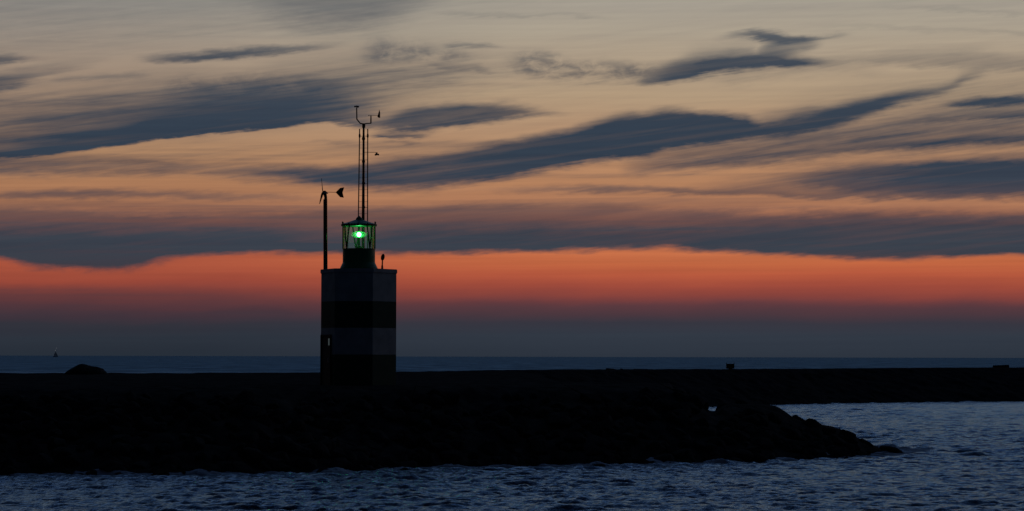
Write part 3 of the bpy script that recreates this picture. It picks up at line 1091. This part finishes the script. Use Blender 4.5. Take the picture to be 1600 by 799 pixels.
# box on a foot
e = edge_point(1141)
sc = (e.y - 1.5) / F
bt, bb, fb = at(1141, 568.6, e.y - 1.5), at(1141, 576.2, e.y - 1.5), at(1141, 580.5, e.y - 1.5)
cab = thing('box_sign', (bb.x, bb.y, e.z - 0.05), 'small dark box on a short foot standing on the pier right of centre', 'sign box')
bm = bmesh.new()
box(bm, (0, 0, (bt.z + bb.z) / 2 - cab.location.z), (12.6 * sc, 0.35, bt.z - bb.z), 0.0, 0.03)
from_bm('body', bm, M_black, cab)
bm = bmesh.new()
box(bm, (0.02, 0, (bb.z - cab.location.z) / 2 - 0.1), (6.0 * sc, 0.25, bb.z - cab.location.z + 0.2), 0.0, 0.02)
from_bm('foot', bm, M_conc, cab)
for sgn in (-1, 1):
    bm = bmesh.new()
    tube(bm, [(sgn * 6.1 * sc, 0, bt.z - cab.location.z - 0.02), (sgn * 6.1 * sc, 0, bt.z - cab.location.z + 0.13)], 0.03, 6)
    from_bm('corner_post', bm, M_black, cab)

# sailing boat far out
YB = 9000.0
bs = YB / F
wb = at(87, 556.2, YB)
boat = thing('sailing_boat', (wb.x, wb.y, 0.0), 'tiny faint sailing boat on the horizon at far left', 'boat')
bm = bmesh.new()
hl = 8.5
sect = []
for i in range(9):
    f_ = i / 8.0
    x = (f_ - 0.5) * 2 * hl
    hw = 2.0 * math.sin(math.pi * min(1, 0.12 + f_ * 0.86)) ** 0.6
    zt = 2.6 + 0.6 * (2 * f_ - 1) ** 2
    sect.append([bm.verts.new((x, y_, z_)) for y_, z_ in ((-hw, zt), (-hw * 0.8, 0.5), (0, -0.6), (hw * 0.8, 0.5), (hw, zt))])
for a, b in zip(sect[:-1], sect[1:]):
    for k in range(4):
        bm.faces.new((a[k], a[k + 1], b[k + 1], b[k]))
    bm.faces.new((a[4], a[0], b[0], b[4]))
bm.faces.new(sect[0])
bm.faces.new(sect[-1])
from_bm('hull', bm, M_hull, boat)
bm = bmesh.new()
tube(bm, [(0.5, 0, 2), (0.5, 0, 26)], [0.35, 0.2], 8)
from_bm('mast', bm, M_hull, boat)
bm = bmesh.new()
prism(bm, [(0.1, 0, 4.0), (-6.5, 0.6, 4.2), (-4.2, 0.7, 12), (-0.2, 0.1, 19.5)], (0, 0.12, 0))
from_bm('mainsail', bm, M_sail, boat)
bm = bmesh.new()
prism(bm, [(0.9, 0, 17.5), (7.6, 0, 3.6), (1.6, 0.5, 4.0)], (0, 0.12, 0))
from_bm('headsail', bm, M_sail, boat)
for (px, py) in ((88.4, 544.2), (86.6, 547.6)):
    q_ = at(px, py, YB)
    bm = bmesh.new()
    bmesh.ops.create_icosphere(bm, subdivisions=2, radius=1.2, matrix=Matrix.Translation((q_.x - wb.x, -0.8, q_.z)))
    from_bm('mast_light', bm, M_mastlight, boat)

# ------------------------------------------------------------------ lighthouse
D0 = 133.0
PX = D0 / F


def L(px, py, dy=0.0):
    """offset from the tower axis for a photo point at depth offset dy"""
    q_ = at(px, py, D0 + dy)
    return Vector((q_.x - TX, dy, q_.z))


TX = at(560.3, 500, D0).x
zpx = lambda py: at(560.3, py, D0).z
GZ = 3.70
house = thing('lighthouse', (TX, D0, 0.0), 'six-sided lighthouse tower banded dark green and white with a lit green lantern', 'lighthouse')
R = 60.2 * PX
ROT = math.radians(-5.0)      # turns a corner to the right


def hexring(bm, r, z):
    return [bm.verts.new((r * math.cos(ROT + k * math.pi / 3), r * math.sin(ROT + k * math.pi / 3), z)) for k in range(6)]


def hexslab(name, r0, z0, r1, z1, material, bevel=0.0):
    bm = bmesh.new()
    a, b = hexring(bm, r0, z0), hexring(bm, r1, z1)
    bm.faces.new(a)
    bm.faces.new(b)
    for k in range(6):
        bm.faces.new((a[k], a[(k + 1) % 6], b[(k + 1) % 6], b[k]))
    if bevel:
        bmesh.ops.bevel(bm, geom=bm.edges[:], offset=bevel, segments=2, affect='EDGES')
    return from_bm(name, bm, material, house)


z_top, z_lip, z_b1, z_b2, z_b3 = zpx(421.3), zpx(428), zpx(471.7), zpx(513), zpx(554.2)
Rw = R * 0.985
hexslab('green_band', Rw, GZ - 0.6, Rw, z_b3, M_green)
hexslab('white_band', Rw, z_b3, Rw, z_b2, M_white)
hexslab('green_band', Rw, z_b2, Rw, z_b1, M_green)
hexslab('white_band', Rw, z_b1, Rw, z_lip, M_white)
hexslab('roof_slab', R * 1.012, z_lip, R * 1.012, z_top, M_white, 0.03)
# door in the left face (between corner k=3 at far left and k=4)
c3 = Vector((Rw * math.cos(ROT + math.pi), Rw * math.sin(ROT + math.pi), 0))
c4 = Vector((Rw * math.cos(ROT + 4 * math.pi / 3), Rw * math.sin(ROT + 4 * math.pi / 3), 0))
ed = (c4 - c3).normalized()
out = Vector((ed.y, -ed.x, 0))
if out.dot(c3 + c4) < 0:
    out = -out
zd = zpx(525.5)
fl = (c4 - c3).length
bm = bmesh.new()
d0, d1 = fl * 0.12, fl * 0.76


def wallbox(bm, s0, s1, z0, z1, depth, lift=0.004):
    p_ = [c3 + ed * s0 + out * lift, c3 + ed * s1 + out * lift]
    vs = []
    for q_ in (p_[0], p_[1]):
        for k in (0, 1):
            for z_ in (z0, z1):
                vs.append(bm.verts.new((q_.x + out.x * depth * k, q_.y + out.y * depth * k, z_)))
    v = vs
    for f in ((0, 1, 3, 2), (4, 6, 7, 5), (0, 4, 5, 1), (2, 3, 7, 6), (0, 2, 6, 4), (1, 5, 7, 3)):
        bm.faces.new([v[i_] for i_ in f])


wallbox(bm, d0, d1, GZ - 0.2, zd, 0.05)
door = from_bm('door', bm, M_door, house)
bm = bmesh.new()
wallbox(bm, d0 - 0.07, d0, GZ - 0.2, zd + 0.07, 0.09)
wallbox(bm, d1, d1 + 0.07, GZ - 0.2, zd + 0.07, 0.09)
wallbox(bm, d0, d1, zd, zd + 0.07, 0.09)
from_bm('door_frame', bm, M_door, door)
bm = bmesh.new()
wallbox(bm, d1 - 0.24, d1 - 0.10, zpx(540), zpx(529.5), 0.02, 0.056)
from_bm('door_edge_glow', bm, M_glint, door)  # added strip whose glow plays the bright door edge
bm = bmesh.new()
hq = c3 + ed * (d1 - 0.14) + out * 0.12
tube(bm, [(hq.x - out.x * .07, hq.y - out.y * .07, zpx(566)), (hq.x, hq.y, zpx(566)), (hq.x, hq.y, zpx(560)), (hq.x - out.x * .07, hq.y - out.y * .07, zpx(560))], 0.02, 10)
from_bm('handle', bm, M_pull, door)

# lantern pedestal, flared at the foot
rb = 25.3 * PX
bm = bmesh.new()
lathe(bm, [(29.6 * PX, z_top - 0.01), (29.4 * PX, zpx(419)), (25.9 * PX, zpx(412)), (rb, zpx(410)), (rb, zpx(390.5)), (rb + 0.015, zpx(390.2)), (rb + 0.015, zpx(389))], 48)
from_bm('lantern_base', bm, M_dgreen, house)
# glazing
zg0, zg1 = zpx(389), zpx(354)
rg = 24.3 * PX
bm = bmesh.new()
ra, rb_ = [], []
for k in range(64):
    c_, s_ = math.cos(k * 2 * math.pi / 64), math.sin(k * 2 * math.pi / 64)
    ra.append(bm.verts.new((rg * c_, rg * s_, zg0 + 0.003)))
    rb_.append(bm.verts.new((rg * c_, rg * s_, zg1 - 0.003)))
for k in range(64):
    bm.faces.new((ra[k], ra[(k + 1) % 64], rb_[(k + 1) % 64], rb_[k]))
from_bm('lantern_glass', bm, M_glass, house, True)
rbar = 25.0 * PX


def cyl(theta, z, r=rbar):
    # theta measured from the side facing the camera, positive to the right
    return Vector((r * math.sin(theta), -r * math.cos(theta), z))


for thd in (-46, 46, 122, 194, 262):
    th = math.radians(thd)
    for s_ in (-1, 1):
        pts = []
        for k in range(6):
            f_ = k / 5
            pts.append(cyl(th + s_ * math.radians(12.5) * f_, zg0 + (zg1 - zg0) * f_))
        bm = bmesh.new()
        tube(bm, pts, 0.037, 8)
        from_bm('glazing_bar', bm, M_bar, house)
for thd in (-88, 88):
    bm = bmesh.new()
    tube(bm, [cyl(math.radians(thd), zg0), cyl(math.radians(thd), zg1)], 0.034, 8)
    from_bm('glazing_bar', bm, M_bar, house)
# roof
bm = bmesh.new()
re = 28.0 * PX
lathe(bm, [(re * 0.9, zpx(354)), (re, zpx(353.6)), (re + 0.01, zpx(351)), (re * 0.86, zpx(349.5)), (re * 0.58, zpx(347.2)), (re * 0.24, zpx(343.9)), (5.2 * PX, zpx(343.6))], 48)
roof = from_bm('lantern_roof', bm, M_dgreen, house)
bm = bmesh.new()
lathe(bm, [(5.3 * PX, zpx(343.8)), (5.0 * PX, zpx(341.8)), (3.2 * PX, zpx(339.6)), (1.2 * PX, zpx(338)), (0.0, zpx(337))], 24)
from_bm('finial', bm, M_dgreen, roof, True)
for thd in (-75, 75, -105, 105, 0, 180, 35, -35):
    q_ = cyl(math.radians(thd), 0, re * 0.94)
    bm = bmesh.new()
    tube(bm, [(q_.x, q_.y, zpx(352)), (q_.x, q_.y, zpx(346.8 if abs(thd) in (75, 105) else 349.3))], 0.032, 8)
    from_bm('roof_peg', bm, M_dgreen, roof)
# lamp in its lens, filled with mist added to make a halo
lz = zpx(366.8)
bm = bmesh.new()
bmesh.ops.create_icosphere(bm, subdivisions=3, radius=0.105, matrix=Matrix.Translation((0, 0, lz)))
from_bm('lamp', bm, M_lamp, house, True)
bm = bmesh.new()
bmesh.ops.create_uvsphere(bm, u_segments=40, v_segments=20, radius=1.0, matrix=Matrix.Translation((0, 0, lz)) @ Matrix.Diagonal((0.42, 0.42, 0.18, 1)))
lens = from_bm('lens', bm, M_halo, house, True)  # mist volume added for the lamp's halo
bm = bmesh.new()
lathe(bm, [(0.16, zg0 + 0.01), (0.16, zg0 + 0.12), (0.06, zg0 + 0.15), (0.06, lz - 0.17), (0.11, lz - 0.15)], 20)
from_bm('lamp_stand', bm, M_dgreen, house)
# ------------------------------------------------------------------ wind turbine on its pole
WTX = 508.3
turb = thing('wind_turbine', (TX + L(WTX, 400).x, D0, z_top - 0.005), 'small wind turbine with forked tail fin on a black pole left of the lantern', 'wind turbine')


def T(px, py, dy=0.0):
    q_ = L(px, py, dy)
    return Vector((q_.x + TX - turb.location.x, dy, q_.z - turb.location.z))


bm = bmesh.new()
r0 = 3.35 * PX
tube(bm, [T(508.6, 421.4), T(508.3, 312)], [r0, r0 * 0.95], 20)
from_bm('pole', bm, M_pole, turb)
bm = bmesh.new()
tube(bm, [T(508.7, 313), T(508.9, 309), T(508.2, 305), T(506.8, 301.5)], [0.085, 0.075, 0.085, 0.10], 12)
from_bm('neck', bm, M_black, turb)
bm = bmesh.new()
tube(bm, [T(503.6, 301.2), T(504.4, 301.1), T(506, 301), T(508.6, 300.8), T(510.2, 300.6)], [0.03, 0.075, 0.095, 0.09, 0.04], 14)
from_bm('generator_housing', bm, M_black, turb)
hub = T(504.3, 300.6)
psi = math.radians(-26)
for alpha in (14, 143, 262):
    a = math.radians(alpha)
    e1 = Vector((math.sin(psi), math.cos(psi), 0))
    u_ = e1 * math.sin(a) + Vector((0, 0, 1)) * math.cos(a)
    w_ = (e1 * math.cos(a) - Vector((0, 0, 1)) * math.sin(a))
    nrm = e1.cross(Vector((0, 0, 1))).normalized()
    length = 22.5 * PX
    bm = bmesh.new()
    secs = []
    for f_, cw in ((0.0, 0.035), (0.12, 0.055), (0.25, 0.062), (0.6, 0.046), (0.92, 0.028), (1.0, 0.012)):
        tw = math.radians(52 - 34 * f_)
        cd = (w_ * math.cos(tw) + nrm * math.sin(tw)) * cw
        th_ = nrm * math.cos(tw) * 0.014 - w_ * math.sin(tw) * 0.014
        ctr = hub + u_ * (f_ * length)
        secs.append([bm.verts.new(ctr + cd), bm.verts.new(ctr + th_), bm.verts.new(ctr - cd), bm.verts.new(ctr - th_)])
    for s0, s1 in zip(secs[:-1], secs[1:]):
        for k in range(4):
            bm.faces.new((s0[k], s0[(k + 1) % 4], s1[(k + 1) % 4], s1[k]))
    bm.faces.new(secs[0])
    bm.faces.new(secs[-1])
    from_bm('blade', bm, M_black, turb)
bm = bmesh.new()
tube(bm, [T(509.5, 300.5), T(526, 300.6)], 0.013, 8)
from_bm('tail_boom', bm, M_steel, turb)
bm = bmesh.new()
prism(bm, [T(*q_) for q_ in ((524.4, 300.8), (531.6, 293.8), (538.0, 292.9), (535.3, 301.0), (537.2, 309.2), (531.4, 308.4))], (0.0, 0.015, 0))
from_bm('tail_fin', bm, M_black, turb)

# ------------------------------------------------------------------ weather mast behind the lantern
DM = 1.20
mast = thing('weather_mast', (TX + L(568, 400, DM).x, D0 + DM, z_top - 0.005), 'tall slender weather mast with thin rods rising behind the green lantern', 'mast')


def Mx(px, py, dy=DM):
    q_ = L(px, py, dy)
    return Vector((q_.x + TX - mast.location.x, dy - DM, q_.z - mast.location.z))


foot = Mx(567.6, 421.4)
foot.z = 0.0
bm = bmesh.new()
tube(bm, [foot, Mx(567.5, 342), Mx(568.0, 252), Mx(568.2, 196)], [0.085, 0.082, 0.064, 0.055], 16)
pole = from_bm('pole', bm, M_pole, mast)
bm = bmesh.new()
tube(bm, [Mx(568.3, 199.8), Mx(568.3, 193.2)], 0.085, 14)
from_bm('pole_head', bm, M_black, pole)
for py, hh in ((216.8, 3.0), (252.6, 2.4), (286.5, 2.2), (324, 2.4)):
    bm = bmesh.new()
    tube(bm, [Mx(568, py - hh), Mx(568, py - hh * 0.4), Mx(568, py + hh * 0.4), Mx(568, py + hh)], [0.06, 0.085, 0.085, 0.06], 14)
    from_bm('clamp', bm, M_black, pole)
rodL = [(559.7, 421), (560.0, 338), (561.0, 270), (561.9, 201.6)]
rodR = [(574.4, 421), (574.3, 343), (574.4, 270), (574.6, 201.6)]
for rod in (rodL, rodR):
    bm = bmesh.new()
    pts = [Mx(*q_) for q_ in rod]
    pts[0].z = 0.0
    tube(bm, pts, 0.029, 8)
    ro = from_bm('rod', bm, M_rail, mast)
    tpx = rod[-1][0]
    bm = bmesh.new()
    tube(bm, [Mx(tpx - 0.02, 216), Mx(tpx - 0.02, 214), Mx(tpx, 211), Mx(tpx, 208.5)], [0.03, 0.05, 0.05, 0.026], 10)
    from_bm('rod_collar', bm, M_black, ro)
k = 0
py = 213.0
while py < 340:
    f_ = (py - 201.6) / (338 - 201.6)
    bm = bmesh.new()
    tube(bm, [Mx(561.9 - 1.9 * f_, py), Mx(574.6, py)], 0.0065 if k % 4 else 0.011, 6)
    from_bm('cross_stay', bm, M_steel, mast)
    py += 9.3
    k += 1
# branched arm with cup anemometer and vane
bm = bmesh.new()
tube(bm, [Mx(568.3, 194.0), Mx(562.8, 193.0), Mx(557.6, 186.5), Mx(557.3, 169.5), Mx(557.9, 167.6)], [0.034, 0.034, 0.036, 0.032, 0.028], 10)
arm = from_bm('anemometer_arm', bm, M_black, mast)
for dx_, dy_ in ((-2.8, 0.0), (2.1, 0.08), (0.2, -0.12)):
    bm = bmesh.new()
    c_ = Mx(557.5 + dx_, 166.8) + Vector((0, dy_, 0))
    bmesh.ops.create_icosphere(bm, subdivisions=2, radius=0.05, matrix=Matrix.Translation(c_))
    tube(bm, [c_, Mx(557.6, 167.0)], 0.010, 6)
    from_bm('cup', bm, M_black, arm)
bm = bmesh.new()
tube(bm, [Mx(568.3, 194.0), Mx(574, 193.2), Mx(579.3, 193.0), Mx(579.5, 191.5)], [0.03, 0.028, 0.03, 0.036], 10)
tube(bm, [Mx(579.5, 193.2), Mx(579.6, 186.5), Mx(579.6, 180.8)], [0.036, 0.036, 0.028], 10)
varm = from_bm('vane_arm', bm, M_black, mast)
bm = bmesh.new()
tube(bm, [Mx(575.4, 180.8), Mx(591, 180.6)], 0.010, 6)
tube(bm, [Mx(575.4, 180.8), Mx(576.8, 180.8)], 0.022, 8)
prism(bm, [Mx(*q_) for q_ in ((592.8, 171.6), (593.9, 176), (594.1, 184.4), (591.6, 184.3), (589.6, 182.6))], (0, 0.012, 0))
from_bm('wind_vane', bm, M_black, varm)
# lower cup anemometer on a side arm
bm = bmesh.new()
tube(bm, [Mx(568.2, 238.2), Mx(574.6, 238.1), Mx(587, 238.2)], 0.013, 8)
sarm = from_bm('side_arm', bm, M_brown, mast)
bm = bmesh.new()
tube(bm, [Mx(588.4, 238.4), Mx(588.6, 241.5)], 0.05, 10)
from_bm('sensor_housing', bm, M_brown, sarm)
for (cx_, cy_, dd_) in ((586.8, 242.0, 0.0), (590.9, 241.6, 0.05), (588.8, 241.8, -0.11)):
    bm = bmesh.new()
    bmesh.ops.create_icosphere(bm, subdivisions=2, radius=0.052, matrix=Matrix.Translation(Mx(cx_, cy_) + Vector((0, dd_, 0))))
    from_bm('cup', bm, M_brown, sarm)

# ------------------------------------------------------------------ sensor post on the roof's right
sen = thing('sensor_post', (TX + L(597.3, 420).x, D0, z_top - 0.005), 'short post with an oval dark head on the tower roof right of the lantern', 'sensor post')


def Q(px, py):
    q_ = L(px, py, 0)
    return Vector((q_.x + TX - sen.location.x, 0, q_.z - sen.location.z))


bm = bmesh.new()
b0 = Q(597.2, 421.4)
b0.z = 0
tube(bm, [b0, Q(597.2, 416), Q(597.3, 414.5), Q(597.6, 406)], [0.060, 0.050, 0.036, 0.034], 12)
from_bm('post', bm, M_black, sen)
bm = bmesh.new()
bmesh.ops.create_uvsphere(bm, u_segments=20, v_segments=12, radius=1.0,
                          matrix=Matrix.Translation(Q(598.1, 402.2)) @ Matrix.Rotation(math.radians(10), 4, 'Y') @ Matrix.Diagonal((3.0 * PX, 2.2 * PX, 5.5 * PX, 1)))
from_bm('head', bm, M_black, sen, True)
